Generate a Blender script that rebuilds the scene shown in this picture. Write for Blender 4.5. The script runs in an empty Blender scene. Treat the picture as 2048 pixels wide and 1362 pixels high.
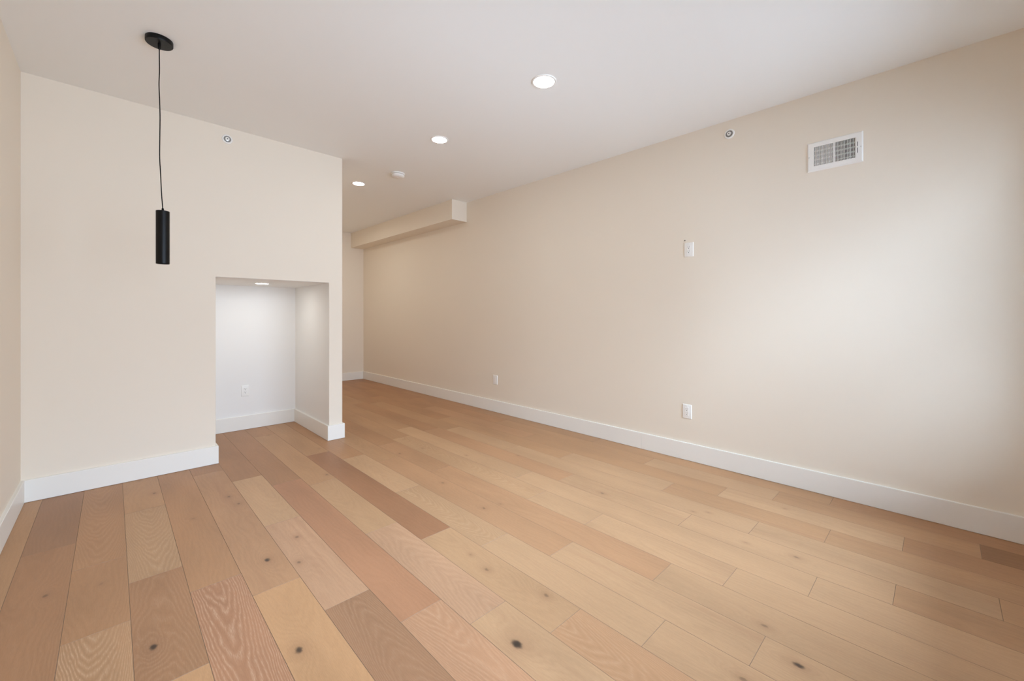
import bpy, bmesh, math, random
from mathutils import Vector, Matrix

random.seed(7)
SC = bpy.context.scene
COL = SC.collection
PI = math.pi

# ------------------------------------------------------------------ layout (metres)
CAM_Z = 1.17
TH = 0.7705                     # camera turned this far right of the +Y (long wall) direction
XR, XL = 3.352, -0.410          # right wall, left wall
Y0, Y1, Y2 = -0.56, 4.0, 7.478  # window wall, wall with niche, end wall of the passage
XE = 1.584                      # end of the wall with the niche
N0, N1, NT, NB = 0.588, 1.460, 1.479, 4.996   # niche: sides, top, back
BH, BT = 0.1405, 0.0167         # baseboard
ZC, CA, CB = 2.6701, -0.0098, 0.0028


def cz(x, y):
    """height of the (very slightly sloping) ceiling"""
    return ZC + CA * (x - 1.5) + CB * (y - 2)


# ------------------------------------------------------------------ camera, world, exposure
cam_d = bpy.data.cameras.new('camera')
cam = bpy.data.objects.new('camera', cam_d)
COL.objects.link(cam)
cam.location = (0, 0, CAM_Z)
cam.rotation_euler = (PI / 2, 0, -TH)
cam_d.sensor_width = 36
cam_d.lens = 828.34 * 36 / 2048
cam_d.shift_x = (1024 - 1028.5) / 2048
cam_d.shift_y = (631.46 - 681) / 2048
cam_d.clip_start = 0.02
SC.camera = cam

vs = SC.view_settings
vs.view_transform = 'Standard'
vs.look = 'None'
vs.gamma = 1
vs.use_curve_mapping = False
vs.exposure = 1.45
SC.cycles.use_denoising = True
SC.cycles.max_bounces = 16
SC.cycles.diffuse_bounces = 12
SC.cycles.sample_clamp_indirect = 8

SKY = 9.6          # overcast sky outside the windows
GROUND = 2.9       # street and house fronts below the horizon
LAMP = 29.0        # recessed lamps
LAMP_COL = (1.0, 1.0, 0.965, 1)

w = bpy.data.worlds.new('world')
SC.world = w
w.use_nodes = True
nt = w.node_tree
nt.nodes.clear()
tc = nt.nodes.new('ShaderNodeTexCoord')
sep = nt.nodes.new('ShaderNodeSeparateXYZ')
nt.links.new(tc.outputs['Generated'], sep.inputs[0])
mr = nt.nodes.new('ShaderNodeMapRange')
mr.interpolation_type = 'SMOOTHSTEP'
mr.inputs['From Min'].default_value = 0.12
mr.inputs['From Max'].default_value = 0.60
nt.links.new(sep.outputs['Z'], mr.inputs['Value'])
mx = nt.nodes.new('ShaderNodeMix')
mx.data_type = 'RGBA'
mx.inputs[6].default_value = (GROUND * 0.85, GROUND * 1.02, GROUND * 1.32, 1)
mx.inputs[7].default_value = (SKY * 0.83, SKY * 1.05, SKY * 1.38, 1)
nt.links.new(mr.outputs[0], mx.inputs[0])
bg = nt.nodes.new('ShaderNodeBackground')
nt.links.new(mx.outputs[2], bg.inputs['Color'])
wo = nt.nodes.new('ShaderNodeOutputWorld')
nt.links.new(bg.outputs[0], wo.inputs[0])


# ------------------------------------------------------------------ helpers
def link(o, parent=None):
    COL.objects.link(o)
    if parent:
        o.parent = parent
    return o


def obj(name, bm, mats, parent=None, smooth=False, loc=(0, 0, 0)):
    me = bpy.data.meshes.new(name)
    bmesh.ops.recalc_face_normals(bm, faces=bm.faces)
    bm.to_mesh(me)
    bm.free()
    if not isinstance(mats, (list, tuple)):
        mats = [mats]
    for m in mats:
        me.materials.append(m)
    if smooth:
        for p in me.polygons:
            p.use_smooth = True
    o = bpy.data.objects.new(name, me)
    o.location = loc
    link(o, parent)
    if smooth:
        md = o.modifiers.new('edges', 'EDGE_SPLIT')
        md.split_angle = math.radians(35)
    return o


def struct(name, bm, mats, **k):
    o = obj(name, bm, mats, **k)
    o['kind'] = 'structure'
    return o


def thing(name, label, cat, loc=(0, 0, 0), rot=(0, 0, 0), group=None):
    o = bpy.data.objects.new(name, None)
    o.empty_display_size = 0.05
    o.location = loc
    o.rotation_euler = rot
    link(o)
    tag(o, label, cat, group)
    return o


def tag(o, label, cat, group=None):
    o['label'] = label
    o['category'] = cat
    if group:
        o['group'] = group


def box(bm, x0, x1, y0, y1, z0, z1, mi=0):
    v = [bm.verts.new((x, y, z)) for z in (z0, z1) for y in (y0, y1) for x in (x0, x1)]
    fs = [(0, 2, 3, 1), (4, 5, 7, 6), (0, 1, 5, 4), (2, 6, 7, 3), (0, 4, 6, 2), (1, 3, 7, 5)]
    out = []
    for f in fs:
        fc = bm.faces.new([v[i] for i in f])
        fc.material_index = mi
        out.append(fc)
    return v, out


def bevel_all(bm, w_, seg=2):
    bmesh.ops.bevel(bm, geom=list(bm.edges), offset=w_, segments=seg, profile=0.7, affect='EDGES')


def cells(xs, ys, zs, keep):
    """solid made of grid cells, inner faces removed"""
    bm = bmesh.new()
    V = {}

    def vert(i, j, k):
        if (i, j, k) not in V:
            V[i, j, k] = bm.verts.new((xs[i], ys[j], zs[k]))
        return V[i, j, k]
    nx, ny, nz = len(xs) - 1, len(ys) - 1, len(zs) - 1
    on = {(i, j, k): keep(i, j, k) for i in range(nx) for j in range(ny) for k in range(nz)}
    for (i, j, k), a in on.items():
        if not a:
            continue
        F = [((-1, 0, 0), [(0, 0, 0), (0, 0, 1), (0, 1, 1), (0, 1, 0)]),
             ((1, 0, 0), [(1, 0, 0), (1, 1, 0), (1, 1, 1), (1, 0, 1)]),
             ((0, -1, 0), [(0, 0, 0), (1, 0, 0), (1, 0, 1), (0, 0, 1)]),
             ((0, 1, 0), [(0, 1, 0), (0, 1, 1), (1, 1, 1), (1, 1, 0)]),
             ((0, 0, -1), [(0, 0, 0), (0, 1, 0), (1, 1, 0), (1, 0, 0)]),
             ((0, 0, 1), [(0, 0, 1), (1, 0, 1), (1, 1, 1), (0, 1, 1)])]
        for d, q in F:
            if on.get((i + d[0], j + d[1], k + d[2])):
                continue
            bm.faces.new([vert(i + a_, j + b_, k + c_) for a_, b_, c_ in q])
    return bm


def tops_to_ceiling(bm, z, up=0.0):
    for v in bm.verts:
        if abs(v.co.z - z) < 1e-5:
            v.co.z = cz(v.co.x, v.co.y) + up


def lathe(bm, prof, n=48, mi=0, cap0=False, cap1=False, M=None):
    """profile [(r, z)] turned round the z axis"""
    rings = []
    for r, z in prof:
        if r < 1e-6:
            rings.append([bm.verts.new((0, 0, z))])
        else:
            rings.append([bm.verts.new((r * math.cos(2 * PI * i / n), r * math.sin(2 * PI * i / n), z)) for i in range(n)])
    fs = []
    for a, b in zip(rings, rings[1:]):
        for i in range(n):
            j = (i + 1) % n
            if len(a) == 1 and len(b) == 1:
                continue
            if len(a) == 1:
                f = bm.faces.new([a[0], b[j], b[i]])
            elif len(b) == 1:
                f = bm.faces.new([a[i], a[j], b[0]])
            else:
                f = bm.faces.new([a[i], a[j], b[j], b[i]])
            fs.append(f)
    if cap0:
        fs.append(bm.faces.new(rings[0]))
    if cap1:
        fs.append(bm.faces.new(rings[-1]))
    for f in fs:
        f.material_index = mi
    if M is not None:
        vs_ = [v for r in rings for v in r]
        bmesh.ops.transform(bm, matrix=M, verts=vs_)
    return rings


def tube(bm, pts, r, n=12):
    rings = []
    for i, p in enumerate(pts):
        a = Vector(pts[max(0, i - 1)])
        b = Vector(pts[min(len(pts) - 1, i + 1)])
        t = (b - a).normalized()
        u = t.cross(Vector((0, 1, 0))).normalized()
        v = t.cross(u)
        rings.append([bm.verts.new(Vector(p) + r * (math.cos(2 * PI * k / n) * u + math.sin(2 * PI * k / n) * v)) for k in range(n)])
    for a, b in zip(rings, rings[1:]):
        for k in range(n):
            bm.faces.new([a[k], a[(k + 1) % n], b[(k + 1) % n], b[k]])
    bm.faces.new(rings[0])
    bm.faces.new(rings[-1])


# ------------------------------------------------------------------ materials
def mat(name, col, rough=0.5, metal=0.0, spec=0.5):
    m = bpy.data.materials.new(name)
    m.use_nodes = True
    b = m.node_tree.nodes['Principled BSDF']
    b.inputs['Base Color'].default_value = (*col, 1)
    b.inputs['Roughness'].default_value = rough
    b.inputs['Metallic'].default_value = metal
    b.inputs['Specular IOR Level'].default_value = spec
    return m


def paint(name, col, rough, bump=0.02, spec=0.3):
    """rolled wall paint with a faint roller stipple"""
    m = mat(name, col, rough, 0, spec)
    nt = m.node_tree
    b = nt.nodes['Principled BSDF']
    tc = nt.nodes.new('ShaderNodeTexCoord')
    n = nt.nodes.new('ShaderNodeTexNoise')
    n.inputs['Scale'].default_value = 260
    n.inputs['Detail'].default_value = 3
    nt.links.new(tc.outputs['Object'], n.inputs['Vector'])
    bp = nt.nodes.new('ShaderNodeBump')
    bp.inputs['Strength'].default_value = bump
    bp.inputs['Distance'].default_value = 0.002
    nt.links.new(n.outputs['Fac'], bp.inputs['Height'])
    nt.links.new(bp.outputs[0], b.inputs['Normal'])
    return m


def emit(name, col, s):
    m = bpy.data.materials.new(name)
    m.use_nodes = True
    nt = m.node_tree
    nt.nodes.clear()
    e = nt.nodes.new('ShaderNodeEmission')
    e.inputs['Color'].default_value = col
    e.inputs['Strength'].default_value = s
    o = nt.nodes.new('ShaderNodeOutputMaterial')
    nt.links.new(e.outputs[0], o.inputs[0])
    return m


WALL = paint('warm_white_wall_paint', (0.79, 0.71, 0.597), 0.62)
NICHE = paint('white_niche_paint', (0.82, 0.80, 0.765), 0.6)
CEIL = paint('ceiling_paint', (0.85, 0.85, 0.825), 0.8)
TRIM = mat('white_trim_paint', (0.82, 0.795, 0.735), 0.38, 0, 0.4)
PLASTIC = mat('white_plastic', (0.84, 0.82, 0.775), 0.35)
METALW = mat('white_enamelled_metal', (0.84, 0.82, 0.775), 0.4)
DARK = mat('dark_slot', (0.03, 0.028, 0.025), 0.7)
DUCT = mat('dark_duct_metal', (0.07, 0.05, 0.036), 0.8)  # brownish duct, with the shade of the slat gaps put into its colour
CHROME = mat('brushed_metal', (0.62, 0.61, 0.58), 0.3, 0.9)
GREYCUP = mat('grey_metal_cup', (0.32, 0.31, 0.29), 0.45, 0.5)
BLACK = mat('matte_black_metal', (0.0035, 0.0032, 0.003), 0.36, 0, 0.22)
CORDM = mat('black_cord', (0.004, 0.0035, 0.003), 0.6, 0, 0.2)
SEAM = mat('seam_shadow_gap', (0.10, 0.08, 0.065), 0.9)
LENSOFF = mat('frosted_lens_unlit', (0.5, 0.49, 0.47), 0.5)
LAMPM = emit('lit_lamp_lens', LAMP_COL, LAMP)
LAMPN = emit('lit_niche_lamp_lens', LAMP_COL, LAMP * 0.95)
LAMP_FILL = emit('added_passage_fill_lens', LAMP_COL, LAMP * 3.5)  # stronger lens of the unseen lamp added to brighten the passage


def glass_mat():
    m = bpy.data.materials.new('window_glass')
    m.use_nodes = True
    nt = m.node_tree
    nt.nodes.clear()
    t = nt.nodes.new('ShaderNodeBsdfTransparent')
    t.inputs[0].default_value = (0.97, 0.985, 0.975, 1)
    g = nt.nodes.new('ShaderNodeBsdfGlossy')
    g.inputs['Roughness'].default_value = 0.12
    f = nt.nodes.new('ShaderNodeFresnel')
    f.inputs[0].default_value = 1.45
    mxs = nt.nodes.new('ShaderNodeMixShader')
    o = nt.nodes.new('ShaderNodeOutputMaterial')
    nt.links.new(f.outputs[0], mxs.inputs[0])
    nt.links.new(t.outputs[0], mxs.inputs[1])
    nt.links.new(g.outputs[0], mxs.inputs[2])
    nt.links.new(mxs.outputs[0], o.inputs[0])
    return m


GLASS = glass_mat()


def oak_mat():
    m = bpy.data.materials.new('oiled_oak_planks')
    m.use_nodes = True
    nt = m.node_tree
    N, L = nt.nodes, nt.links
    b = N['Principled BSDF']

    def val(x):
        return x

    def math_(op, a, b_=None, c=None):
        n = N.new('ShaderNodeMath')
        n.operation = op
        for i, x in enumerate((a, b_, c)):
            if x is None:
                continue
            if isinstance(x, (int, float)):
                n.inputs[i].default_value = x
            else:
                L.new(x, n.inputs[i])
        return n.outputs[0]

    def attr(name):
        n = N.new('ShaderNodeAttribute')
        n.attribute_name = name
        return n

    def sepv(v):
        n = N.new('ShaderNodeSeparateXYZ')
        L.new(v, n.inputs[0])
        return n.outputs

    def comb(x, y, z):
        n = N.new('ShaderNodeCombineXYZ')
        for i, q in enumerate((x, y, z)):
            if isinstance(q, (int, float)):
                n.inputs[i].default_value = q
            else:
                L.new(q, n.inputs[i])
        return n.outputs[0]

    def noise(v, scale, detail, rough=0.5):
        n = N.new('ShaderNodeTexNoise')
        L.new(v, n.inputs['Vector'])
        n.inputs['Scale'].default_value = scale
        n.inputs['Detail'].default_value = detail
        n.inputs['Roughness'].default_value = rough
        return n.outputs['Fac']

    tc = N.new('ShaderNodeTexCoord')
    X, Y, Z = sepv(tc.outputs['Object'])
    pc = sepv(attr('centre').outputs['Vector'])      # plank centre x, y, seed
    gp = sepv(attr('grain').outputs['Vector'])       # slope, arch, run
    mi = sepv(attr('look').outputs['Vector'])        # ring strength, lime strength, streak strength
    u = math_('SUBTRACT', X, pc[0])
    v = math_('SUBTRACT', Y, pc[1])
    seed = pc[2]
    un = math_('MULTIPLY', u, 5.42)                  # -0.5 .. 0.5 across the plank

    # knots: dark heart, reddish halo, and grain that swerves round them
    heart = None
    halo = None
    swerve = None
    for kn in ('knot_a', 'knot_b', 'knot_c'):
        k = sepv(attr(kn).outputs['Vector'])
        wob = math_('MULTIPLY', math_('SUBTRACT', noise(comb(X, Y, seed), 60, 2), 0.5), 0.012)
        dx = math_('ADD', math_('SUBTRACT', X, k[0]), wob)
        dy = math_('MULTIPLY', math_('SUBTRACT', Y, k[1]), 0.62)
        d = math_('SQRT', math_('ADD', math_('MULTIPLY', dx, dx), math_('MULTIPLY', dy, dy)))
        q = math_('DIVIDE', d, math_('MAXIMUM', k[2], 0.0005))
        q2 = math_('MULTIPLY', q, q)
        dark = math_('MINIMUM', math_('MULTIPLY', math_('MULTIPLY', k[2], k[2]), 9500.0), 0.93)
        h = math_('EXPONENT', math_('MULTIPLY', math_('MULTIPLY', q2, q2), -0.7))
        ha = math_('EXPONENT', math_('MULTIPLY', q2, -0.09))
        dyh = math_('MULTIPLY', dy, 0.55)
        d3 = math_('DIVIDE', math_('ADD', math_('MULTIPLY', dx, dx), math_('MULTIPLY', dyh, dyh)),
                   math_('MAXIMUM', math_('MULTIPLY', math_('MULTIPLY', k[2], k[2]), 14.0), 1e-6))
        s = math_('EXPONENT', math_('MULTIPLY', d3, -1.0))
        h = math_('MULTIPLY', h, dark)
        on = math_('GREATER_THAN', k[2], 0.001)
        h, ha, s = (math_('MULTIPLY', t, on) for t in (h, ha, s))
        heart = h if heart is None else math_('MAXIMUM', heart, h)
        halo = ha if halo is None else math_('MAXIMUM', halo, ha)
        swerve = s if swerve is None else math_('ADD', swerve, s)

    # growth rings cut by the plank face
    low = noise(comb(math_('MULTIPLY', X, 7.0), math_('MULTIPLY', Y, 1.6), seed), 1.0, 3, 0.5)
    fld = math_('MULTIPLY', un, gp[0])
    fld = math_('ADD', fld, math_('MULTIPLY', math_('MULTIPLY', un, un), gp[1]))
    fld = math_('ADD', fld, math_('MULTIPLY', v, gp[2]))
    fld = math_('ADD', fld, math_('MULTIPLY', low, 8.5))
    fld = math_('ADD', fld, math_('MULTIPLY', swerve, 5.0))
    jit = noise(comb(math_('MULTIPLY', X, 90.0), math_('MULTIPLY', Y, 14.0), seed), 1.0, 2)
    fld = math_('ADD', fld, math_('MULTIPLY', jit, 0.6))
    ring = math_('FRACT', fld)
    tri = math_('ABSOLUTE', math_('SUBTRACT', math_('MULTIPLY', ring, 2.0), 1.0))  # 0..1..0
    late = math_('POWER', tri, 2.2)
    early = math_('POWER', math_('SUBTRACT', 1.0, tri), 2.6)

    fade = math_('ADD', math_('MULTIPLY', noise(comb(math_('MULTIPLY', X, 11.0), math_('MULTIPLY', Y, 2.4), math_('ADD', seed, 11.0)), 1.0, 2), 1.6), 0.1)
    late = math_('MULTIPLY', late, fade)
    early = math_('MULTIPLY', early, fade)
    brk = noise(comb(math_('MULTIPLY', X, 420.0), math_('MULTIPLY', Y, 36.0), math_('ADD', seed, 5.0)), 1.0, 3, 0.65)
    early = math_('MULTIPLY', early, math_('MINIMUM', math_('MAXIMUM', math_('MULTIPLY', math_('SUBTRACT', brk, 0.36), 5.0), 0.0), 1.25))
    fine = noise(comb(math_('MULTIPLY', X, 520.0), math_('MULTIPLY', Y, 16.0), seed), 1.0, 4, 0.6)
    pore = noise(comb(math_('MULTIPLY', X, 600.0), math_('MULTIPLY', Y, 55.0), seed), 1.0, 3, 0.6)
    broad = noise(comb(math_('MULTIPLY', X, 5.0), math_('MULTIPLY', Y, 1.3), math_('ADD', seed, 31.0)), 1.0, 2)
    streak = noise(comb(math_('MULTIPLY', X, 30.0), math_('MULTIPLY', Y, 1.1), math_('ADD', seed, 57.0)), 1.0, 2)

    def mixc(f, a, b_, blend='MIX'):
        n = N.new('ShaderNodeMix')
        n.data_type = 'RGBA'
        n.blend_type = blend
        for i, x in ((0, f), (6, a), (7, b_)):
            if isinstance(x, tuple):
                n.inputs[i].default_value = x
            elif isinstance(x, (int, float)):
                n.inputs[i].default_value = x
            else:
                L.new(x, n.inputs[i])
        return n.outputs[2]

    base = attr('tone').outputs['Color']
    f_ = math_('ADD', math_('MULTIPLY', math_('SUBTRACT', broad, 0.5), 0.42), 1.0)
    f_ = math_('ADD', f_, math_('MULTIPLY', math_('SUBTRACT', fine, 0.5), 0.26))
    f_ = math_('ADD', f_, math_('MULTIPLY', math_('SUBTRACT', pore, 0.5), 0.26))
    f_ = math_('SUBTRACT', f_, math_('MULTIPLY', math_('MULTIPLY', late, mi[0]), 0.30))
    vsc = N.new('ShaderNodeVectorMath')
    vsc.operation = 'SCALE'
    L.new(base, vsc.inputs[0])
    L.new(f_, vsc.inputs['Scale'])
    c = vsc.outputs[0]
    c = mixc(math_('MULTIPLY', math_('MULTIPLY', early, mi[1]), 0.55), c, (0.74, 0.55, 0.38, 1))
    st = math_('MULTIPLY', math_('MULTIPLY', math_('SUBTRACT', streak, 0.52), 3.2), mi[2])
    st = math_('MINIMUM', math_('MAXIMUM', st, 0.0), 0.6)
    c = mixc(st, c, (0.36, 0.185, 0.10, 1))
    c = mixc(math_('MULTIPLY', halo, 0.36), c, (0.27, 0.135, 0.07, 1))
    c = mixc(heart, c, (0.022, 0.016, 0.013, 1))
    L.new(c, b.inputs['Base Color'])
    r = math_('ADD', math_('MULTIPLY', fine, 0.14), 0.40)
    L.new(r, b.inputs['Roughness'])
    b.inputs['Specular IOR Level'].default_value = 0.35
    bp = N.new('ShaderNodeBump')
    bp.inputs['Strength'].default_value = 0.10
    bp.inputs['Distance'].default_value = 0.0015
    hsum = math_('ADD', math_('MULTIPLY', fine, 0.6), math_('MULTIPLY', late, 0.3))
    L.new(hsum, bp.inputs['Height'])
    L.new(bp.outputs[0], b.inputs['Normal'])
    return m


OAK = oak_mat()

# ------------------------------------------------------------------ room shell
TOPZ = 9.0

# floor: 0.1845 m oak planks running along the long wall, joints where the photograph shows them
SEAM0, PW = -0.318, 0.1845


def lin(c):
    return tuple(((x / 255) / 12.92 if x / 255 <= 0.04045 else ((x / 255 + 0.055) / 1.055) ** 2.4) for x in c)


# row: [first y, (tone, look key), joint y, (tone, look), ...]
T = dict(
    lt=(200, 163, 128), ly=(198, 160, 124), lp=(200, 160, 129), or_=(206, 162, 121), op=(200, 155, 122),
    tn=(190, 150, 114), md=(186, 143, 107), pk=(188, 140, 108), br=(180, 137, 103), dk=(171, 131, 101),
    rd=(170, 125, 94), ob=(192, 150, 115), wn=(158, 118, 86))
# looks: p plain, c cathedral, l limed cathedral, s straight with streaks, q quiet cathedral
ROWS = {
    -1: [('tn', 'p')],
    0: [('br', 'q'), 3.102, ('dk', 'p')],
    1: [('tn', 'l'), 2.17, ('md', 'q'), 2.767, ('md', 'c')],
    2: [('or_', 'q'), 1.718, ('br', 'c'), 2.47, ('ly', 'C'), 3.349, ('tn', 'p')],
    3: [('pk', 'L'), 2.21, ('md', 'p')],
    4: [('or_', 'q'), 2.0, ('ob', 's'), 3.791, ('br', 'p')],
    5: [('dk', 'f'), 1.704, ('lp', 's'), 2.611, ('lt', 'q'), 3.475, ('br', 'p')],
    6: [('op', 'C'), 1.436, ('pk', 'p'), 3.208, ('br', 'p')],
    7: [('lt', 's'), 1.244, ('lp', 'c'), 2.145, ('ly', 'q'), 3.033, ('tn', 'p'), 4.6, ('md', 'q')],
    8: [('ob', 'C'), 1.003, ('ly', 'q'), 1.89, ('rd', 'p'), 3.68, ('tn', 'p'), 5.3, ('md', 'p')],
    9: [('lt', 'q'), 0.738, ('lt', 'p'), 1.624, ('ly', 'C'), 2.51, ('lt', 'q'), 3.393, ('md', 'p'), 5.0, ('tn', 'p')],
    10: [('lt', 's'), 0.446, ('lt', 's'), 1.326, ('ob', 'p'), 3.13, ('tn', 'q'), 4.9, ('md', 'p')],
    11: [('lt', 'p'), 0.887, ('ob', 's'), 2.671, ('ob', 'p'), 3.529, ('md', 'q'), 5.3, ('br', 'p')],
    12: [('lt', 'p'), 0.659, ('lt', 's'), 1.391, ('lt', 'p'), 1.836, ('ly', 'C'), 3.62, ('tn', 'p'), 5.4, ('md', 'p')],
    13: [('lt', 'q'), 0.386, ('lt', 'p'), 2.14, ('lt', 'p'), 3.9, ('tn', 'p'), 5.7, ('br', 'p')],
    14: [('tn', 's'), 0.136, ('lt', 'p'), 1.022, ('lt', 's'), 1.887, ('ob', 'p'), 3.66, ('md', 'p'), 5.4, ('tn', 'p')],
    15: [('tn', 'p'), -0.167, ('lt', 's'), 0.72, ('lt', 'p'), 2.654, ('lt', 'p'), 3.54, ('tn', 'p'), 5.3, ('md', 'p')],
    16: [('tn', 's'), 0.42, ('tn', 's'), 1.301, ('lt', 'p'), 2.182, ('tn', 'p'), 3.96, ('md', 'p'), 5.7, ('br', 'p')],
    17: [('md', 's'), 0.134, ('lt', 's'), 1.013, ('tn', 'p'), 2.79, ('ob', 'p'), 4.57, ('md', 'p'), 6.3, ('br', 'p')],
    18: [('wn', 's'), -0.138, ('tn', 's'), 0.747, ('lt', 'p'), 1.636, ('tn', 'p'), 3.4, ('md', 'p'), 5.2, ('br', 'p')],
    19: [('md', 's'), 0.481, ('tn', 'p'), 2.25, ('tn', 'p'), 4.0, ('md', 'p'), 5.8, ('br', 'p')],
}
KNOTS = [(0.104, 1.937, 'b'), (0.469, 1.565, 'b'), (0.542, 3.206, 'm'), (0.564, 3.044, 'm'), (0.533, 2.248, 'b'),
         (0.702, 2.372, 'm'), (0.636, 2.122, 'm'), (0.199, 3.612, 'm'), (-0.201, 2.605, 'm'),
         (0.481, 2.69, 's'), (0.335, 3.002, 's'), (-0.035, 2.552, 's'), (1.134, 3.15, 'm'), (1.306, 3.81, 's'),
         (1.099, 4.598, 'm'), (0.141, 3.956, 's'), (1.034, 1.052, 'h'), (1.259, 1.604, 's'), (1.239, 1.458, 'm'),
         (1.303, 1.15, 'm'), (1.66, 2.429, 'm'), (1.622, 1.935, 'm'), (2.318, 1.555, 'm'), (1.731, 1.908, 's'),
         (1.968, 3.189, 's'), (2.131, 2.772, 's'), (2.441, 2.464, 's'), (1.765, 0.464, 'm'), (1.648, 0.332, 'b'),
         (1.456, 0.443, 'm'), (2.49, 1.031, 's'), (2.543, 0.963, 's'), (2.378, 0.487, 'm'), (2.344, 0.701, 's'),
         (2.927, 0.658, 's'), (1.55, 4.7, 's'), (1.75, 3.2, 'm'), (0.80, 3.9, 's')]
KR = dict(s=0.0042, m=0.0068, b=0.0095, h=0.0135)

fb = bmesh.new()
lay = {n: [] for n in ('centre', 'grain', 'look', 'knot_a', 'knot_b', 'knot_c', 'tone')}
rnd = random.Random(21)
for row in range(-1, 20):
    xa, xb = SEAM0 + row * PW, SEAM0 + (row + 1) * PW
    xa, xb = max(xa, XL - 0.02), min(xb, XR + 0.02)
    seq = ROWS[row]
    ys = [Y0 - 0.05] + [s for s in seq if not isinstance(s, tuple)] + [Y2 + 0.03]
    toks = [s for s in seq if isinstance(s, tuple)]
    # the run of a row beyond what is written is closed with ordinary board lengths
    for (tone, look), ya, yb in zip(toks, ys, ys[1:]):
        cx_, cy_ = (xa + xb) / 2, (ya + yb) / 2
        seed = rnd.uniform(0, 90)
        off = rnd.uniform(-0.03, 0.03)
        sg = rnd.choice((-1, 1))
        if look in 'p':
            g = (sg * rnd.uniform(7, 11), rnd.uniform(-3, 3), rnd.uniform(0.3, 1.2)); lk = (0.14, 0.04, 0.12)
        elif look == 's':
            g = (sg * rnd.uniform(5, 8), rnd.uniform(-6, 6), rnd.uniform(0.4, 1.2)); lk = (0.17, 0.06, 0.5)
        elif look == 'q':
            g = (sg * rnd.uniform(0, 3), rnd.uniform(12, 20), sg * rnd.uniform(5, 8)); lk = (0.15, 0.06, 0.15)
        elif look == 'c':
            g = (rnd.uniform(-2, 2), rnd.uniform(18, 26), sg * rnd.uniform(8, 12)); lk = (0.20, 0.16, 0.1)
        elif look == 'C':
            g = (rnd.uniform(-2, 2), rnd.uniform(22, 30), -rnd.uniform(10, 14)); lk = (0.18, 0.28, 0.15)
        elif look == 'l':
            g = (rnd.uniform(-1, 1), rnd.uniform(26, 32), -rnd.uniform(14, 18)); lk = (0.28, 0.55, 0.1)
        elif look == 'L':
            g = (rnd.uniform(-1, 1), rnd.uniform(24, 30), -rnd.uniform(7, 9)); lk = (0.30, 0.62, 0.4)
        else:  # f: dense fine grain
            g = (rnd.uniform(-2, 2), rnd.uniform(30, 36), rnd.uniform(14, 18)); lk = (0.26, 0.2, 0.1)
        kn = [(kx, ky, KR[kk]) for kx, ky, kk in KNOTS if xa - 0.004 < kx < xb + 0.004 and ya < ky < yb][:3]
        kn = [(min(max(a, xa + 0.012), xb - 0.012), b_, c_) for a, b_, c_ in kn]
        while len(kn) < 3:
            kn.append((0, 0, 0))
        j = rnd.uniform(0.97, 1.03)
        tcol = tuple(t * j * q for t, q in zip(lin(T[tone]), (0.83, 0.785, 0.71)))
        # plank top with a tiny eased edge
        e, dz = 0.0010, 0.0015
        zt = rnd.uniform(-0.00012, 0)
        inner = [fb.verts.new((x, y, zt)) for x, y in ((xa + e, ya + e), (xb - e, ya + e), (xb - e, yb - e), (xa + e, yb - e))]
        outer = [fb.verts.new((x, y, -dz)) for x, y in ((xa, ya), (xb, ya), (xb, yb), (xa, yb))]
        fb.faces.new(inner)
        for i in range(4):
            k = (i + 1) % 4
            fb.faces.new([outer[i], outer[k], inner[k], inner[i]]).material_index = 1
        for _ in range(5):
            lay['centre'].append((cx_ + off, cy_, seed))
            lay['grain'].append(g)
            lay['look'].append(lk)
            lay['knot_a'].append(kn[0]); lay['knot_b'].append(kn[1]); lay['knot_c'].append(kn[2])
            lay['tone'].append((*tcol, 1))
# subfloor slab closes the floor from below
nf = len(fb.faces)
box(fb, XL - 0.3, XR + 0.3, Y0 - 0.3, Y2 + 0.3, -0.12, -0.0016)
for _ in range(len(fb.faces) - nf):
    for n_ in lay:
        lay[n_].append((*lin(T['wn']), 1) if n_ == 'tone' else (0, 0, 0))
me = bpy.data.meshes.new('floor')
fb.faces.index_update()
fb.to_mesh(me)
fb.free()
me.materials.append(OAK)
me.materials.append(mat('plank_joint', (0.30, 0.20, 0.13), 0.7, 0, 0.2))
for n_, vals in lay.items():
    if n_ == 'tone':
        a = me.attributes.new(n_, 'FLOAT_COLOR', 'FACE')
        a.data.foreach_set('color', [c for t in vals for c in t])
    else:
        a = me.attributes.new(n_, 'FLOAT_VECTOR', 'FACE')
        a.data.foreach_set('vector', [c for t in vals for c in t])
fl = bpy.data.objects.new('floor', me)
link(fl)
fl['kind'] = 'structure'

# ceiling slab
bm = bmesh.new()
v, f = box(bm, XL - 0.3, XR + 0.3, Y0 - 0.3, Y2 + 0.3, 0, 2.85)
for q in v:
    if q.co.z < 1:
        q.co.z = cz(q.co.x, q.co.y)
struct('ceiling', bm, CEIL)

# walls
VY0, VY1, VZ0, VZ1 = 0.366, 0.596, 2.157, 2.293   # duct opening behind the register
bm = cells([XR, XR + 0.13, XR + 0.16], [Y0 - 0.16, VY0, VY1, Y2 + 0.12], [-0.05, VZ0, VZ1, TOPZ],
           lambda i, j, k: not (i == 0 and j == 1 and k == 1))
tops_to_ceiling(bm, TOPZ)
struct('wall_right', bm, WALL)

bm = bmesh.new()
box(bm, XL - 0.16, XL, Y0 - 0.16, Y2 + 0.12, -0.05, TOPZ)
tops_to_ceiling(bm, TOPZ)
struct('wall_left', bm, WALL)

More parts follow.
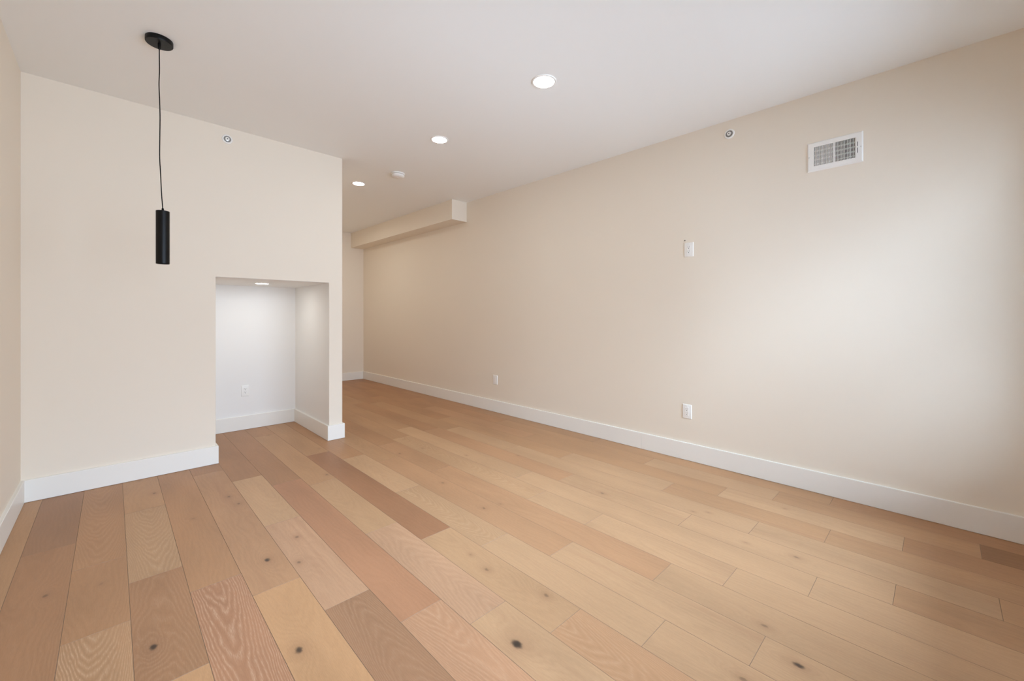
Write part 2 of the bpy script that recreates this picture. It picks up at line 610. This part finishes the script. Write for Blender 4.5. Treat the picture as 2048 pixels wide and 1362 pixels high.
bm = cells([XL - 0.04, N0, N1, XE], [Y1, NB, Y2 + 0.04], [-0.05, NT, TOPZ], lambda i, j, k: not (i == 1 and j == 0 and k == 0))
bmesh.ops.dissolve_limit(bm, angle_limit=0.02, verts=list(bm.verts), edges=list(bm.edges))
tops_to_ceiling(bm, TOPZ, 0.04)
bm.normal_update()
for f in bm.faces:
    c = f.calc_center_median()
    if N0 - 0.001 <= c.x <= N1 + 0.001 and Y1 + 0.05 < c.y <= NB + 0.001 and 0 < c.z <= NT + 0.001:
        f.material_index = 1
wb = struct('wall_back', bm, [WALL, NICHE])
md = wb.modifiers.new('corner_bead', 'BEVEL')
md.width = 0.004
md.segments = 3
md.limit_method = 'ANGLE'
md.angle_limit = math.radians(60)

bm = bmesh.new()
box(bm, XE - 0.1, XR, Y2, Y2 + 0.12, -0.05, TOPZ)
tops_to_ceiling(bm, TOPZ)
struct('wall_far', bm, WALL)

# boxed-in duct along the top of the right wall in the passage
bm = bmesh.new()
box(bm, 3.117, XR + 0.04, 4.355, Y2 + 0.04, 2.405, TOPZ)
tops_to_ceiling(bm, TOPZ, 0.04)
sf = struct('trim_1', bm, WALL)
md = sf.modifiers.new('corner_bead', 'BEVEL')
md.width = 0.003
md.segments = 2
md.limit_method = 'ANGLE'

# window wall behind the camera
WIN = [(0.0, 1.47), (1.67, 3.14)]
WZ0, WZ1 = 0.46, 2.22
xs = [XL, WIN[0][0], WIN[0][1], WIN[1][0], WIN[1][1], XR]
bm = cells(xs, [Y0 - 0.16, Y0], [-0.05, WZ0, WZ1, TOPZ], lambda i, j, k: not (i in (1, 3) and k == 1))
tops_to_ceiling(bm, TOPZ)
struct('wall_front', bm, WALL)

for n_, (a, b_) in enumerate(WIN):
    bm = bmesh.new()
    yf0, yf1 = Y0 - 0.13, Y0 - 0.06
    fw = 0.045
    for q in ((a, a + fw, WZ0, WZ1), (b_ - fw, b_, WZ0, WZ1), (a + fw, b_ - fw, WZ0, WZ0 + fw), (a + fw, b_ - fw, WZ1 - fw, WZ1)):
        box(bm, q[0], q[1], yf0, yf1, q[2], q[3])
    zm = (WZ0 + WZ1) / 2
    box(bm, a + fw, b_ - fw, yf0 + 0.01, yf1 - 0.01, zm - 0.02, zm + 0.02)
    wn = struct('window_%d' % (n_ + 1), bm, TRIM)
    for z0_, z1_ in ((WZ0 + fw, zm - 0.02), (zm + 0.02, WZ1 - fw)):
        bm = bmesh.new()
        box(bm, a + fw, b_ - fw, Y0 - 0.098, Y0 - 0.092, z0_, z1_)
        obj('window_pane', bm, GLASS, wn)
    bm = bmesh.new()
    box(bm, a - 0.05, b_ + 0.05, Y0 - 0.06, Y0 + 0.035, WZ0 - 0.022, WZ0)
    obj('window_sill', bm, TRIM, wn)
    bm = bmesh.new()
    for q in ((a - 0.07, a, WZ0, WZ1), (b_, b_ + 0.07, WZ0, WZ1), (a - 0.07, b_ + 0.07, WZ1, WZ1 + 0.07)):
        box(bm, q[0], q[1], Y0, Y0 + 0.015, q[2], q[3])
    obj('window_casing', bm, TRIM, wn)
    # daylight portal in the opening: guides sampling of the sky, gives off no light of its own
    ld = bpy.data.lights.new('window_portal', 'AREA')
    ld.shape = 'RECTANGLE'
    ld.size, ld.size_y = b_ - a, WZ1 - WZ0
    ld.cycles.is_portal = True
    lo = bpy.data.objects.new('window_portal', ld)
    lo.location = ((a + b_) / 2, Y0 - 0.15, zm)
    lo.rotation_euler = (PI / 2, 0, 0)     # facing into the room (+Y)
    link(lo)


# baseboards: square-edged boards mitred round the corners
def baseboard(name, path):
    bm = bmesh.new()
    P = [Vector(p) for p in path]
    n = len(P)

    def off(i):
        d = []
        if i > 0:
            d.append((P[i] - P[i - 1]).normalized())
        if i < n - 1:
            d.append((P[i + 1] - P[i]).normalized())
        nr = [Vector((q.y, -q.x)) for q in d]      # room lies to the right of the path
        if len(nr) == 1:
            return nr[0]
        return (nr[0] + nr[1]) / (1 + nr[0].dot(nr[1]))
    Z0 = 0.0022
    c = 0.0022
    rows = []
    for i in range(n):
        o = off(i)
        pr = [(0, Z0), (BT, Z0), (BT, BH - c), (BT - c, BH), (0, BH)]
        rows.append([bm.verts.new((P[i].x + o.x * a, P[i].y + o.y * a, z)) for a, z in pr])
    for a, b_ in zip(rows, rows[1:]):
        for k in range(5):
            j = (k + 1) % 5
            bm.faces.new([a[k], b_[k], b_[j], a[j]])
    bm.faces.new(rows[0])
    bm.faces.new(rows[-1])
    return struct(name, bm, TRIM)


baseboard('baseboard_right', [(XR, Y2 - BT), (XR, 1.835), ])
baseboard('baseboard_right', [(XR, 1.8338), (XR, Y0)])
baseboard('baseboard_back', [(XL, Y1), (N0, Y1), (N0, NB), (N1, NB), (N1, Y1), (XE, Y1), (XE, Y2)])
baseboard('baseboard_far', [(XE + BT, Y2), (XR, Y2)])
baseboard('baseboard_left', [(XL, Y0), (XL, Y1 - BT)])
baseboard('baseboard_front', [(XR - BT, Y0), (XL + BT, Y0)])

# ------------------------------------------------------------------ ceiling lamps
TILT = (CB, -CA, 0)


def recessed(label, x, y, z, tilt=TILT, r=0.074, group='round recessed lamps', lens=None):
    t = thing('recessed_ceiling_light', label, 'ceiling light', (x, y, z), tilt, group)
    bm = bmesh.new()
    lathe(bm, [(r, 0.0), (r, -0.003), (r - 0.003, -0.0055), (r * 0.84, -0.0055), (r * 0.82, -0.0035), (r * 0.82, 0.0)], 64)
    obj('trim_ring', bm, METALW, t, smooth=True)
    bm = bmesh.new()
    lathe(bm, [(r * 0.82, -0.0025), (r * 0.5, -0.0032), (0, -0.0034)], 64)
    obj('lamp_lens', bm, lens or LAMPM, t, smooth=True)
    return t


recessed('nearest and largest round recessed light on the ceiling, above the middle of the floor', 1.977, 1.764, cz(1.977, 1.764), r=0.079)
recessed('second round recessed ceiling light from the window, middle one of the ceiling row', 1.996, 2.969, cz(1.996, 2.969))
recessed('round recessed ceiling light just past the wall corner, beside the smoke detector', 2.008, 4.609, cz(2.008, 4.609))
recessed('unseen round recessed light added deep in the passage, hidden behind the niche wall', 2.01, 6.25, cz(2.01, 6.25), lens=LAMP_FILL)  # added out of view, only to help light the passage
recessed('round recessed light inside the top of the low wall niche', 1.024, 4.50, NT, (0, 0, 0), r=0.066, lens=LAMPN)

# smoke detector
t = thing('smoke_detector', 'white round smoke detector on the ceiling between two recessed lights', 'smoke detector',
          (2.161, 3.986, cz(2.161, 3.986)), TILT)
bm = bmesh.new()
lathe(bm, [(0, 0), (0.070, 0), (0.071, -0.004), (0.070, -0.011), (0.066, -0.013), (0.055, -0.013)], 56)
obj('mounting_base', bm, PLASTIC, t, smooth=True)
bm = bmesh.new()
lathe(bm, [(0.054, -0.013), (0.060, -0.016), (0.066, -0.017), (0.066, -0.030), (0.060, -0.038), (0.046, -0.043), (0.02, -0.045), (0, -0.045)], 56)
obj('cover', bm, PLASTIC, t, smooth=True)
bm = bmesh.new()
lathe(bm, [(0.0565, -0.0125), (0.0565, -0.0165)], 56)
obj('vent_gap', bm, GREYCUP, t, smooth=True)
bm = bmesh.new()
lathe(bm, [(0.008, -0.0445), (0.008, -0.0465), (0.006, -0.0475), (0, -0.0475)], 20)
obj('test_button', bm, PLASTIC, t, smooth=True)

# ------------------------------------------------------------------ pendant lamp
px, py = 0.1853, 2.988
pz = cz(px, py)
t = thing('pendant_light', 'matt black cylinder pendant lamp hanging on a thin black cord from a round ceiling plate', 'pendant light', (px, py, pz))
bm = bmesh.new()
lathe(bm, [(0, 0), (0.0595, 0), (0.060, -0.002), (0.060, -0.023), (0.0585, -0.0255), (0.012, -0.0255), (0, -0.0255)], 72)
obj('canopy', bm, BLACK, t, smooth=True)
bm = bmesh.new()
lathe(bm, [(0.0065, -0.025), (0.0065, -0.050), (0.0055, -0.0535), (0.0025, -0.054)], 24)
obj('cord_grip', bm, BLACK, t, smooth=True)
ax, ay = 0.0137, -0.0133            # the cord has a slight set, so the shade hangs a little aside
ztop = 1.744 - pz
Rv = Vector((math.cos(TH), -math.sin(TH), 0))
cp = []
prof = [(0.0, 0.0), (0.06, 0.0005), (0.14, 0.001), (0.22, -0.0015), (0.32, 0.002), (0.42, 0.004), (0.55, 0.003), (0.68, 0.0025), (0.8, 0.008), (0.9, 0.0125), (1.0, 0.019)]
z_a, z_b = -0.052, ztop + 0.010
n = 60


def crom(tq):
    for i in range(len(prof) - 1):
        if prof[i][0] <= tq <= prof[i + 1][0]:
            p0 = prof[max(0, i - 1)]; p1 = prof[i]; p2 = prof[i + 1]; p3 = prof[min(len(prof) - 1, i + 2)]
            s = (tq - p1[0]) / (p2[0] - p1[0])
            m1 = (p2[1] - p0[1]) / max(p2[0] - p0[0], 1e-6) * (p2[0] - p1[0])
            m2 = (p3[1] - p1[1]) / max(p3[0] - p1[0], 1e-6) * (p2[0] - p1[0])
            return (2 * s**3 - 3 * s**2 + 1) * p1[1] + (s**3 - 2 * s**2 + s) * m1 + (-2 * s**3 + 3 * s**2) * p2[1] + (s**3 - s**2) * m2
    return prof[-1][1]


for i in range(n + 1):
    tq = i / n
    d = Rv * crom(tq)
    cp.append((d.x, d.y, z_a + (z_b - z_a) * tq))
bm = bmesh.new()
tube(bm, cp, 0.0024, 12)
obj('cord', bm, CORDM, t, smooth=True)
bm = bmesh.new()
lathe(bm, [(0, 0.0162), (0.0035, 0.0162), (0.0048, 0.0145), (0.0062, 0.0), (0, 0.0)], 24)
sc = obj('socket_cap', bm, BLACK, t, smooth=True, loc=(ax, ay, ztop))
bm = bmesh.new()
R = 0.0298
lathe(bm, [(0, 0.0), (R - 0.0015, 0.0), (R, -0.0015), (R, -0.2885), (R - 0.0008, -0.2895), (R - 0.0022, -0.289), (R - 0.0022, -0.262), (0, -0.262)], 64)
sh = obj('lamp_shade', bm, BLACK, t, smooth=True, loc=(ax, ay, ztop))
bm = bmesh.new()
lathe(bm, [(R - 0.0024, -0.281), (0.012, -0.2835), (0, -0.284)], 48)
obj('lens', bm, LENSOFF, sh, smooth=True)

# ------------------------------------------------------------------ sprinkler heads (recessed, in the walls)
def sprinkler(label, loc, rot):
    t = thing('fire_sprinkler', label, 'sprinkler', loc, rot, 'wall fire sprinklers')
    # local +z points out of the wall
    bm = bmesh.new()
    lathe(bm, [(0.0365, 0.0), (0.0365, 0.003), (0.034, 0.0055), (0.027, 0.0065), (0.0245, 0.005), (0.0245, 0.001)], 48)
    obj('escutcheon', bm, METALW, t, smooth=True)
    bm = bmesh.new()
    lathe(bm, [(0.0245, 0.005), (0.0225, 0.0012), (0.017, 0.0010), (0, 0.0010)], 40)
    obj('cup', bm, GREYCUP, t, smooth=True)
    bm = bmesh.new()
    lathe(bm, [(0.0145, 0.001), (0.0145, 0.003), (0.011, 0.004), (0.007, 0.004), (0.007, 0.0065), (0, 0.0065)], 24)
    for s in (-1, 1):
        box(bm, s * 0.010 - 0.0018, s * 0.010 + 0.0018, -0.002, 0.002, 0.003, 0.0105)
    box(bm, -0.0118, 0.0118, -0.002, 0.002, 0.009, 0.0115)
    h = obj('sprinkler_head', bm, CHROME, t, smooth=False)
    bm = bmesh.new()
    lathe(bm, [(0, 0.0115), (0.0138, 0.0115), (0.0138, 0.0125), (0.006, 0.0132), (0, 0.0132)], 24)
    obj('deflector', bm, PLASTIC, h, smooth=True)
    bm = bmesh.new()
    lathe(bm, [(0.0036, 0.0128), (0.0036, 0.0142), (0, 0.0146)], 12)
    obj('heat_bulb', bm, DARK, h, smooth=True)
    return t


sprinkler('round white fire sprinkler high on the right wall, left of the air vent', (XR, 1.115, 2.545), (PI / 2, 0, -PI / 2))
sprinkler('round white fire sprinkler high on the niche wall, right of the pendant lamp', (0.664, Y1, 2.590), (PI / 2, 0, 0))

# ------------------------------------------------------------------ wall plates. local: x = out of the wall, y = along it, z up
def plate_bm(hw, hh, d=0.0055):
    bm = bmesh.new()
    v, f = box(bm, 0, d, -hw, hw, -hh, hh)
    for q in v:
        if q.co.x > d / 2:
            q.co.y *= (hw - 0.003) / hw
            q.co.z *= (hh - 0.003) / hh
    bmesh.ops.bevel(bm, geom=[e for e in bm.edges], offset=0.0011, segments=2, profile=0.6, affect='EDGES')
    return bm


def outlet(label, loc, rotz, hw=0.0375, hh=0.058):
    t = thing('wall_outlet', label, 'outlet', loc, (0, 0, rotz), 'power outlets')
    obj('cover_plate', plate_bm(hw, hh), PLASTIC, t, smooth=True)
    bm = bmesh.new()
    box(bm, 0.0045, 0.0072, -0.0165, 0.0165, -0.0335, 0.0335)
    bevel_all(bm, 0.0008, 2)
    for s in (-1, 1):
        zc = s * 0.0165
        # socket pockets, drawn as thin dark slots let into the face
        box(bm, 0.0068, 0.00735, -0.0075, -0.0052, zc + 0.001, zc + 0.009, 1)
        box(bm, 0.0068, 0.00735, 0.0052, 0.0070, zc + 0.002, zc + 0.009, 1)
        lathe(bm, [(0.0030, 0.0068), (0.0030, 0.00735), (0, 0.00735)], 16, 1,
              M=Matrix.Translation((0, 0, zc - 0.006)) @ Matrix.Rotation(PI / 2, 4, 'Y'))
    obj('receptacle', bm, [PLASTIC, DARK], t)
    for s in (-1, 1):
        bm = bmesh.new()
        lathe(bm, [(0.0028, 0.005), (0.0028, 0.0062), (0.002, 0.0068), (0, 0.0068)], 16,
              M=Matrix.Translation((0, 0, s * 0.0485)) @ Matrix.Rotation(PI / 2, 4, 'Y'))
        obj('screw', bm, PLASTIC, t, smooth=True)
    return t


outlet('white power outlet midway up the right wall, the upper of two there', (XR, 1.4215, 1.705), PI)
outlet('white power outlet low on the right wall, directly below the upper one', (XR, 1.436, 0.3925), PI)
outlet('white power outlet inside the low niche, on its back wall', (0.983, NB, 0.3975), -PI / 2, 0.0345, 0.0575)

t = thing('blank_wall_plate', 'narrow-looking white wall plate without sockets, low on the far right wall', 'wall plate', (XR, 3.7845, 0.3895), (0, 0, PI))
obj('cover_plate', plate_bm(0.040, 0.057), PLASTIC, t, smooth=True)
bm = bmesh.new()
box(bm, 0.0045, 0.0068, -0.0165, 0.0165, -0.0335, 0.0335)
bevel_all(bm, 0.0008, 2)
obj('blank_insert', bm, PLASTIC, t)

bm = bmesh.new()
lathe(bm, [(0.0018, 0), (0.0018, 0.002), (0.0042, 0.0022), (0.0042, 0.0032), (0.002, 0.0042), (0, 0.0044)], 16)
o = obj('nail', bm, mat('dark_nail', (0.09, 0.075, 0.05), 0.6), smooth=True, loc=(XR, 1.4535, 1.782))
o.rotation_euler = (PI / 2, 0, -PI / 2)
tag(o, 'tiny dark nail head just above the left corner of the upper wall outlet', 'nail')

# ------------------------------------------------------------------ air supply register on the right wall
cyv, czv = 0.481, 2.2255
HW, HH = 0.145, 0.0965
t = thing('air_vent', 'white metal air vent grille with two banks of slats high on the right wall', 'air vent', (XR, cyv, czv), (0, 0, PI))
# local +x out of the wall (world -x), local +y = world -y (to the right in view)
# opening in local y: -0.115 .. 0.115 ; z: -0.068 .. 0.068 (same as the hole in the wall)
OY, OZ = 0.108, 0.063
bm = bmesh.new()
outer = [(-HW, -HH), (HW, -HH), (HW, HH), (-HW, HH)]
inn = [(-OY, -OZ), (OY, -OZ), (OY, OZ), (-OY, OZ)]
rings = []
for loop, x in ((outer, 0.0), (outer, 0.001), ([(a * (1 - 0.007 / HW), b * (1 - 0.007 / HH)) for a, b in outer], 0.007), (inn, 0.0075), (inn, 0.0)):
    rings.append([bm.verts.new((x, a, b)) for a, b in loop])
for a, b in zip(rings, rings[1:] + rings[:1]):
    for i in range(4):
        j = (i + 1) % 4
        bm.faces.new([a[i], a[j], b[j], b[i]])
box(bm, 0.0, 0.0072, -0.0045, 0.0045, -OZ, OZ)         # mullion between the two banks
fr = obj('frame', bm, METALW, t)
bm = bmesh.new()
for z0_, z1_ in ((0.004, 0.034), (-0.036, -0.004)):
    box(bm, 0.0070, 0.0077, 0.1165, 0.1195, z0_, z1_)
obj('lever_slot', bm, DARK, t)
bm = bmesh.new()
box(bm, 0.006, 0.0125, 0.1160, 0.1200, -0.004, 0.004)
bevel_all(bm, 0.0008, 2)
obj('lever', bm, METALW, t)
for y in (-0.1335, 0.1335):
    bm = bmesh.new()
    lathe(bm, [(0.0035, 0.005), (0.0035, 0.0078), (0.002, 0.009), (0, 0.009)], 16, M=Matrix.Translation((0, y, 0.0)) @ Matrix.Rotation(PI / 2, 4, 'Y'))
    obj('screw', bm, CHROME, t, smooth=True)


def fin(y, ang, depth=0.0085, th=0.0018):
    bm = bmesh.new()
    v, f = box(bm, -depth, 0.0, -th / 2, th / 2, -OZ, OZ)
    bmesh.ops.rotate(bm, cent=(0, 0, 0), matrix=Matrix.Rotation(ang, 3, 'Z'), verts=bm.verts)
    bmesh.ops.translate(bm, vec=(0.006, y, 0), verts=bm.verts)
    return bm


NF = 14
for k in range(NF):
    y = -OY + (k + 0.5) * (OY - 0.0045) / NF
    obj('slat', fin(y, math.radians(39)), METALW, t)
for k in range(NF):
    y = 0.0045 + (k + 0.5) * (OY - 0.0045) / NF
    obj('slat', fin(y, math.radians(-14)), METALW, t)
# horizontal damper blades behind the slats
for k in range(4):
    bm = bmesh.new()
    z = -OZ + (k + 0.7) * 2 * OZ / 4.4
    box(bm, -0.034, -0.012, -OY, OY, z - 0.002, z + 0.002)
    obj('damper_blade', bm, METALW, t)
# the duct sleeve in the wall behind it
bm = bmesh.new()
s = 0.002
D0, D1 = -0.128, -0.001
for q in ((-0.114, 0.114, -0.067, -0.067 + s), (-0.114, 0.114, 0.067 - s, 0.067), (-0.114, -0.114 + s, -0.067, 0.067), (0.114 - s, 0.114, -0.067, 0.067)):
    box(bm, D0, D1, q[0], q[1], q[2], q[3])
box(bm, D0, D0 + s, -0.114, 0.114, -0.067, 0.067)
obj('duct_sleeve', bm, DUCT, t)
